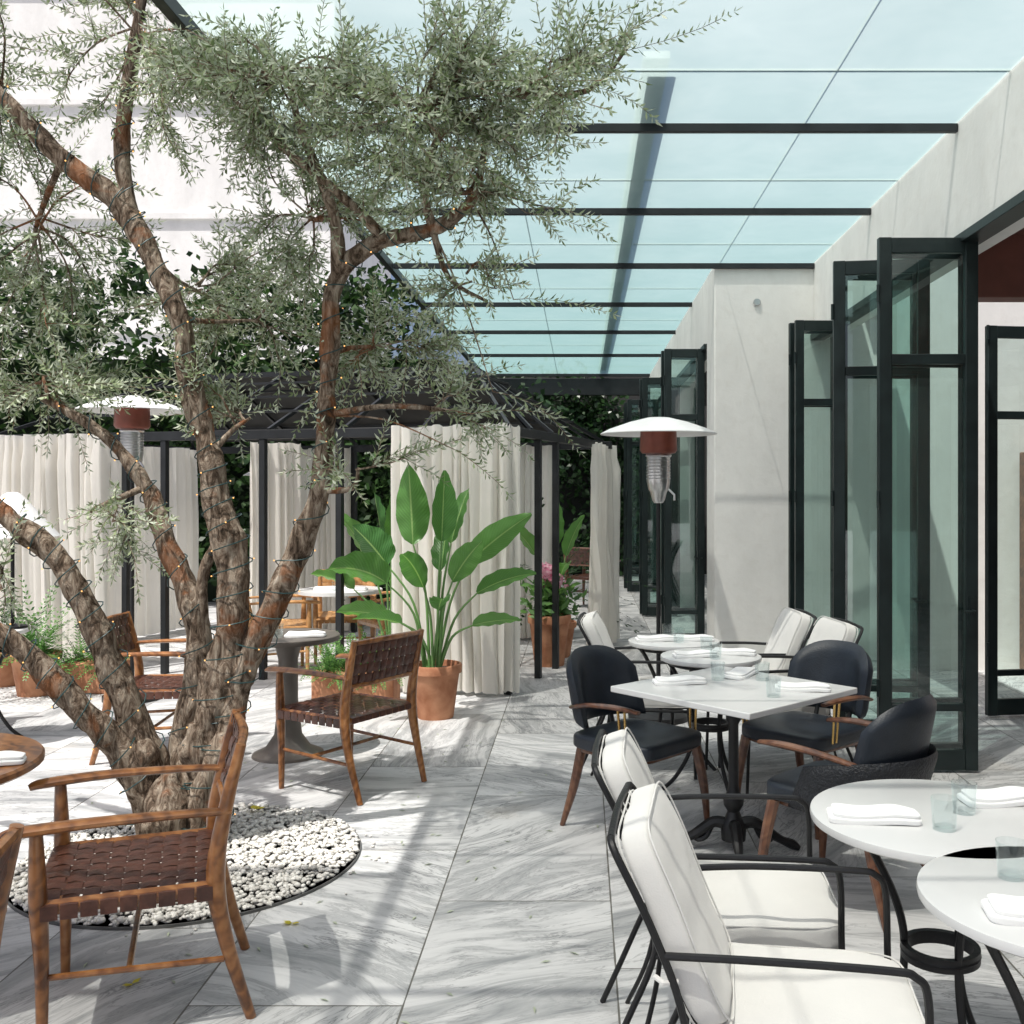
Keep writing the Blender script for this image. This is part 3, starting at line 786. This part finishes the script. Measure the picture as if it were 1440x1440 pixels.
paradise(-1.06,7.47,[
 (-.16,-.03,1.26,.58,.25,-1.2,.15,1.35),(.04,.02,1.28,.52,.20,-.6,.2,.5),(.24,-.05,1.12,.60,.21,2.2,.25,-1.2),
 (.10,.1,1.26,.44,.18,.6,.5,.2),(-.34,-.08,.98,.44,.28,.8,.9,.9),(-.36,.05,1.10,.40,.27,.1,.3,1.3),
 (.14,-.15,1.0,.46,.19,1.6,.4,-.8),(.30,.02,.90,.46,.16,1.8,.5,-1.0),(-.06,-.18,.96,.42,.18,1.2,.7,.8),
 (.28,-.1,.68,.38,.13,2.4,.3,-.9),(-.22,-.16,.70,.38,.16,2.4,.4,.5),(-.34,.02,.72,.40,.18,2.2,.4,.9),
 (.05,-.2,.80,.34,.15,1.5,.8,.1),(.02,.15,1.05,.44,.18,.5,.5,-.5)],.39,.185)
paradise(-1.65,8.9,[(0,0,1.1,.5,.2,0,.3,.8),(-.2,0,1.05,.5,.22,.5,.6,.9),(.2,0,1.0,.5,.2,.8,.5,-.9),(-.3,-.1,.8,.4,.2,1,.6,.6),(.1,-.2,.8,.4,.2,1,.6,.2),(-.1,.1,1.2,.45,.2,.2,.3,1.3)],.3,.17,'broadleaf_plant')
paradise(-.25,10.2,[(0,0,1.1,.5,.16,0,.3,.8),(-.2,0,1.0,.45,.18,.5,.8,.9),(.1,0,1.0,.45,.16,.8,.7,-.9),(-.3,-.1,.8,.4,.16,1,.8,.6),(.05,-.2,.8,.4,.16,1,.9,.2)],.35,.2,'broadleaf_plant')
def tuft(x,y,hpot,rpot,n,L,w,mat,name,box=None,zb=None):
    e=group(name,(x,y,0))
    p=P()
    if box: 
        p.bx(-box[0]/2,box[0]/2,-box[1]/2,box[1]/2,0,hpot); p.obj('planter_box',TERRA,e,.012)
    else: pot(p,rpot,hpot); p.obj('terracotta_pot',TERRA,e)
    q=P()
    for i in range(n):
        a=U(0,6.28); el=U(.15,1.4); bx=U(-.4,.4)*(box[0] if box else rpot); by=U(-.4,.4)*(box[1] if box else rpot)
        d=Vector((math.cos(a)*math.cos(el),math.sin(a)*math.cos(el),math.sin(el)))
        c=Vector((bx,by,hpot*.9)); LL=L*U(.6,1.1)
        s=d.cross(Vector((0,0,1))).normalized()
        for k in range(14):
            d=(d+Vector((0,0,-.07))).normalized(); c2=c+d*LL/14
            for sg in(-1,1):
                t=c+(s*sg*.8+d*.6).normalized()*w*U(.8,1.2)*(1-k/18)
                m=(c+t)/2
                q.add([c,m+d*w*.16,t,m-d*w*.16],[(0,1,2,3)])
            c=c2
    q.obj('fronds',mat,e,fix=False)
tuft(-1.72,7.85,.28,0,120,.42,.065,FERN,'fern_planter',(.62,.3))
tuft(-4.42,8.3,.34,.19,70,.75,.08,FERN,'potted_shrub')
tuft(-4.0,8.45,.25,0,60,.45,.06,FERN,'shrub_planter',(.5,.3))
tuft(-4.9,8.7,.3,.18,60,.6,.08,PALM,'potted_shrub')
tuft(-.55,11.8,.4,.25,60,1.7,.16,PALM,'potted_palm')
tuft(-2.9,12.6,.4,.25,60,1.8,.16,PALM,'potted_palm')
e=group('hydrangea_planter',(-.30,9.7,0)); p=P(); pot(p,.2,.48); p.obj('terracotta_pot',TERRA,e)
p=P()
for i in range(9):
    a=U(0,6.28); c=Vector((math.cos(a)*U(.02,.17),math.sin(a)*U(.02,.17),U(.74,.95)))
    for k in range(70):
        n_=Vector((random.gauss(0,1),random.gauss(0,1),random.gauss(0,1))).normalized(); q=c+n_*.075; s=n_.orthogonal().normalized()*.016; t=n_.cross(s)
        p.add([q-s,q-t,q+s,q+t],[(0,1,2,3)])
p.obj('flower_heads',PINK,e,fix=False)
p=P(); 
for i in range(350):
    c=Vector((random.gauss(0,.11),random.gauss(0,.11),U(.45,.78))); d=Vector((U(-1,1),U(-1,1),U(-.3,1))).normalized(); s=d.orthogonal().normalized()
    p.add([c,c+d*.05+s*.025,c+d*.11,c+d*.05-s*.025],[(0,1,2,3)])
p.obj('leaves',FERN,e,fix=False)

# ------------------------------------------------------------ gravel bed
GB=group('gravel_bed',(-1.74,4.58,0))
p=P(); p.lathe((0,0,0),[(0,.004),(.735,.004)],64); p.obj('liner',GROUT,GB,fix=False)
vs=[];fs=[]
for k in range(96):
    a=2*math.pi*k/96
    for q,z in((.735,0),(.735,.012),(.740,.012),(.740,0)): vs.append(Vector((q*math.cos(a),q*math.sin(a),z)))
for k in range(96):
    for j in range(4): fs.append((k*4+j,k*4+(j+1)%4,((k+1)%96)*4+(j+1)%4,((k+1)%96)*4+j))
p=P(); p.add(vs,fs); p.obj('steel_edging',EDGING,GB)
ph=(1+5**.5)/2
icov=[Vector(v).normalized() for v in((-1,ph,0),(1,ph,0),(-1,-ph,0),(1,-ph,0),(0,-1,ph),(0,1,ph),(0,-1,-ph),(0,1,-ph),(ph,0,-1),(ph,0,1),(-ph,0,-1),(-ph,0,1))]
icof=[(0,11,5),(0,5,1),(0,1,7),(0,7,10),(0,10,11),(1,5,9),(5,11,4),(11,10,2),(10,7,6),(7,1,8),(3,9,4),(3,4,2),(3,2,6),(3,6,8),(3,8,9),(4,9,5),(2,4,11),(6,2,10),(8,6,7),(9,8,1)]
p=P()
for i in range(6500):
    r=.725*math.sqrt(random.random()); a=U(0,6.283); c=Vector((r*math.cos(a),r*math.sin(a),.010+U(0,.020)))
    s=U(.008,.016); sx,sy,sz=s*U(.8,1.5),s*U(.7,1.1),s*U(.45,.8); rm=Matrix.Rotation(U(0,6.28),3,'Z')@Matrix.Rotation(U(-.5,.5),3,'X')
    p.add([c+rm@Vector((v.x*sx*U(.8,1.15),v.y*sy*U(.8,1.15),v.z*sz)) for v in icov],icof)
for i in range(18):
    a=U(-1.6,.6); r=U(.76,.9); c=Vector((r*math.cos(a),r*math.sin(a),.005)); s=U(.006,.011)
    p.add([c+Vector((v.x*s*U(.8,1.2),v.y*s,v.z*s*.6)) for v in icov],icof)
o=p.obj('pebbles',PEBBLE,GB,fix=False)

# ------------------------------------------------------------ olive tree
OT=group('olive_tree')
limbs=[
 [(-1.86,4.85,-.02,.15),(-1.76,4.82,.35,.12),(-1.67,4.8,.81,.085),(-1.63,4.8,1.15,.07),(-1.65,4.8,1.41,.078),(-1.71,4.8,1.62,.06),(-1.74,4.8,1.82,.053),(-1.83,4.8,2.15,.052),(-1.88,4.8,2.46,.05),(-2.02,4.8,2.75,.049),(-2.16,4.8,3.0,.056),(-2.42,4.78,3.2,.042),(-2.75,4.75,3.54,.034),(-3.1,4.8,3.85,.02)],
 [(-2.10,4.8,2.9,.042),(-2.15,4.8,3.2,.037),(-2.13,4.8,3.5,.032),(-2.03,4.75,3.98,.024),(-1.97,4.7,4.5,.012)],
 [(-1.80,4.85,.1,.12),(-1.68,4.82,.62,.082),(-1.50,4.8,.98,.066),(-1.38,4.8,1.25,.058),(-1.22,4.78,1.65,.05),(-1.19,4.78,2.0,.042),(-1.17,4.78,2.29,.042),(-1.14,4.78,2.63,.044),(-.95,4.75,2.80,.037),(-.68,4.7,2.85,.032),(-.50,4.65,2.97,.023),(-.42,4.55,3.2,.012)],
 [(-1.14,4.78,2.6,.035),(-1.13,4.7,2.9,.028),(-1.25,4.6,3.25,.018),(-1.3,4.5,3.5,.009)],
 [(-.9,4.75,2.81,.028),(-1.1,4.65,3.0,.022),(-1.35,4.6,3.2,.016),(-1.6,4.6,3.45,.008)],
 [(-.68,4.7,2.85,.024),(-.7,4.6,3.0,.018),(-.62,4.5,3.2,.014),(-.3,4.4,3.35,.008)],
 [(-1.90,4.88,.1,.11),(-1.86,4.9,.6,.072),(-1.84,4.9,1.0,.058),(-2.0,4.92,1.42,.048),(-2.10,4.95,1.67,.04),(-2.31,4.95,1.92,.03),(-2.6,4.95,2.1,.018)],
 [(-1.82,4.9,1.0,.036),(-1.80,4.88,1.25,.028),(-1.72,4.85,1.40,.025),(-1.66,4.82,1.46,.026)],
 [(-1.95,4.85,.05,.12),(-2.05,4.8,.45,.078),(-2.20,4.75,.90,.064),(-2.30,4.72,1.15,.056),(-2.42,4.7,1.36,.055),(-2.6,4.7,1.5,.05),(-2.85,4.7,1.72,.04),(-3.3,4.75,2.2,.025)],
 [(-1.98,4.82,.05,.11),(-2.10,4.75,.42,.073),(-2.31,4.65,.69,.06),(-2.50,4.6,.93,.052),(-2.8,4.55,1.12,.048),(-3.3,4.6,1.5,.03)],
 [(-1.80,4.75,.0,.10),(-1.72,4.72,.3,.08),(-1.62,4.76,.6,.06),(-1.60,4.8,.9,.045)],
]
p=P()
anchors=[]
for L_ in limbs:
    p.tube([q[:3] for q in L_],[q[3] for q in L_],26,12,knob=.30)
    for q in L_:
        if q[2]>1.5: anchors.append(Vector(q[:3]))
for c,r in(((-1.78,4.74,.45),.09),((-2.02,4.74,.38),.085),((-1.9,4.72,.15),.15)):
    p.tube([Vector(c)+Vector((0,0,-r*1.4)),Vector(c),Vector(c)+Vector((0,0,r*1.4))],[r*.5,r,r*.35],22,8,knob=.5)
blobs=[(-.70,4.35,3.30,.65,.35,.36,300),(-1.35,4.5,3.45,.6,.4,.32,250),(-.16,4.25,3.33,.26,.28,.30,70),
 (-2.05,4.75,3.75,.6,.5,.55,190),(-2.8,4.95,3.6,.5,.5,.6,160),(-.52,4.55,2.98,.5,.35,.26,130),(-1.3,4.9,2.95,.5,.4,.35,130),
 (-2.7,5.05,2.85,.5,.5,.5,140),(-1.9,5.4,2.65,.5,.4,.4,80),(-.95,4.95,2.35,.42,.3,.28,80),(-.62,4.7,2.02,.32,.3,.14,26),
 (-2.6,4.95,2.2,.45,.4,.3,90),(-1.6,4.95,2.0,.45,.3,.25,50),(.20,4.25,3.50,.24,.2,.12,8),(-.42,4.6,2.5,.3,.3,.18,24),
 (-2.3,4.8,1.55,.35,.3,.25,26),(-1.6,5.1,2.5,.5,.3,.5,60),(-1.0,4.6,1.75,.3,.2,.15,14),(-2.6,4.6,1.2,.3,.2,.2,12)]
lv=P()
def okp(q): return not(q.x>-1.95 and q.z>3.74)
def leaf(c,d,L,w):
    s=d.orthogonal(); s=(Matrix.Rotation(U(0,6.28),3,d)@s).normalized()*w
    e_=c+d*L; m=c+d*L*.5+Vector((0,0,-.08*L))
    if okp(c) and okp(e_): lv.add([c,m+s,e_,m-s],[(0,1,2,3)])
def twig(base,d,L,n):
    c=Vector(base); pts=[c.copy()]
    d=d.normalized(); s=(Matrix.Rotation(U(0,6.28),3,d)@d.orthogonal()).normalized()
    for k in range(n):
        d=(d+Vector((0,0,-.02))+Vector((U(-1,1),U(-1,1),U(-1,1)))*.07).normalized(); c=c+d*L/n
        s=Matrix.Rotation(rad(90+U(-20,20)),3,d)@s; s=(s-d*s.dot(d)).normalized()
        f=1-.35*k/n
        for sg in(-1,1):
            leaf(c,(d*U(.5,1.0)+s*sg).normalized(),U(.038,.062)*f,U(.0042,.007))
        pts.append(c.copy())
    leaf(c,d,.045,.005)
    pp=[q for q in pts[::3] if okp(q)]
    if len(pp)>1: p.tube(pp,[.0028]+[.0015]*(len(pp)-1),3)
for (bx,by,bz,rx,ry,rz_,n) in blobs:
    c=Vector((bx,by,bz)); a=sorted(anchors,key=lambda q:(q-c).length)[0]
    ns=max(2,n//12)
    mid=(a+c)/2+Vector((U(-.08,.08),U(-.08,.08),U(-.06,.06)))
    p.tube([a,mid,c],[.018,.012,.007],6,4)
    for i in range(ns):
        t=Vector((random.gauss(0,1),random.gauss(0,1),random.gauss(0,1))).normalized()*U(.5,1.05)
        e_=c+Vector((t.x*rx,t.y*ry,t.z*rz_)); st=c.lerp(a,U(0,.4))
        if not okp(e_): e_.z=3.6
        m2=(st+e_)/2+Vector((U(-.06,.06),U(-.06,.06),U(-.02,.08)))
        cp=[Vector(x[:3]) for x in catmull([vec4(st,0),vec4(m2,0),vec4(e_,0)],6)]
        p.tube(cp,[.0065-.004*k/12 for k in range(13)],4)
        for k in range(n//ns+1):
            q=cp[random.randint(3,12)]; dr=(cp[-1]-cp[0]).normalized()
            d=dr*.7+Vector((U(-1,1),U(-1,1),U(-.8,1)))*.8
            twig(q,d,U(.16,.34),random.randint(10,15))
for b,d,L_ in (((.1,4.25,3.45),(1,-.1,.25),.55),((.0,4.3,3.35),(1,0,-.05),.35),((-.3,4.55,2.5),(1,0,.1),.45),((-.4,4.65,2.1),(1,0,-.15),.5),((-.25,4.6,2.9),(1,0,-.1),.4),((-.5,4.65,2.0),(1,0,.2),.4),((-.6,4.6,1.85),(.9,0,-.4),.35)):
    twig(Vector(b),Vector(d),L_,20)
    a=sorted(anchors,key=lambda q:(q-Vector(b)).length)[0]; p.tube([a,(a+Vector(b))/2+Vector((0,0,.05)),b],[.008,.005,.003],4,4)
p.obj('trunk_and_branches',BARK,OT,ang=80)
lv.obj('leaves',OLIVE,OT,fix=False)
FL=group('fallen_leaves'); q=P()
for i in range(110):
    x,y=U(-2.6,.6),U(3.1,7.5)
    if (x+1.74)**2+(y-4.58)**2<.6: continue
    a=U(0,6.28); d=Vector((math.cos(a),math.sin(a),0)); s_=Vector((-d.y,d.x,0)); L=U(.03,.05); c=Vector((x,y,.003))
    q.add([c,c+d*L*.5+s_*.005+Vector((0,0,.004)),c+d*L,c+d*L*.5-s_*.005+Vector((0,0,.002))],[(0,1,2,3)])
q.obj('olive_leaves',OLIVE,FL,fix=False)
q=P()
for (x,y,z) in ((-1.64,5.18,.045),(-1.62,5.15,.05),(-1.66,5.16,.05),(-1.50,3.42,.004),(-1.1,3.9,.004)):
    for k in range(3):
        a=U(0,6.28); d=Vector((math.cos(a),math.sin(a),.2)); s_=Vector((-d.y,d.x,0)); c=Vector((x,y,z))
        q.add([c,c+d*.015+s_*.012,c+d*.035,c+d*.015-s_*.012],[(0,1,2,3)])
q.obj('yellow_petals',YELLOW,FL,fix=False)

SL=group('string_lights')
cb=P(); bb=P()
for li,turns in((0,30),(2,24),(6,14),(8,16),(9,14),(10,6),(1,8)):
    L_=limbs[li]; cs=catmull([vec4(q[:3],q[3]) for q in L_],24); N=len(cs)
    pts=[]
    for i in range(0,N):
        q=cs[i]; t=(Vector(cs[min(i+1,N-1)][:3])-Vector(cs[max(i-1,0)][:3])).normalized()
        s=(Vector((0,-1,0))-t*t.dot(Vector((0,-1,0)))).normalized(); u=t.cross(s)
        a=2*math.pi*turns*i/N
        r=q[3]*1.18+.006
        pts.append(Vector(q[:3])+(s*math.cos(a)+u*math.sin(a))*r)
    cb.tube(pts,.003,5)
    for i in range(3,N,6):
        c=pts[i]; bb.add([c+v*.004+(c-Vector(cs[i][:3])).normalized()*.007 for v in icov],icof)
cb.obj('cable',CABLE,SL); bb.obj('bulbs',BULB,SL)

# ------------------------------------------------------------ light
s=Vector((-.25,-.30,.90)).normalized()
el=math.asin(s.z); az=math.atan2(s.x,s.y)
w=bpy.data.worlds.new('World'); scene.world=w; w.use_nodes=True
nt=w.node_tree; nt.nodes.clear()
wo=nt.nodes.new('ShaderNodeOutputWorld'); bg=nt.nodes.new('ShaderNodeBackground'); sk=nt.nodes.new('ShaderNodeTexSky')
sk.sky_type='NISHITA'; sk.sun_disc=False; sk.sun_elevation=el; sk.sun_rotation=az%(2*math.pi); sk.dust_density=5.0; sk.ozone_density=1.0; sk.air_density=.7
nt.links.new(sk.outputs[0],bg.inputs[0]); nt.links.new(bg.outputs[0],wo.inputs[0]); bg.inputs[1].default_value=.15
sd=bpy.data.lights.new('sun','SUN'); sd.energy=5.0; sd.angle=rad(.6); sd.color=(1,.97,.92)
so=bpy.data.objects.new('sun',sd); scene.collection.objects.link(so); so.rotation_euler=s.to_track_quat('Z','Y').to_euler(); so.location=(0,0,20)

cam=bpy.data.cameras.new('camera'); co=bpy.data.objects.new('camera',cam); scene.collection.objects.link(co)
co.location=(0,0,1.65); co.rotation_euler=(rad(90),0,0)
cam.sensor_width=36; cam.lens=36; cam.shift_x=-97/1440; cam.shift_y=-30/1440; cam.clip_end=300; cam.clip_start=.05
scene.camera=co
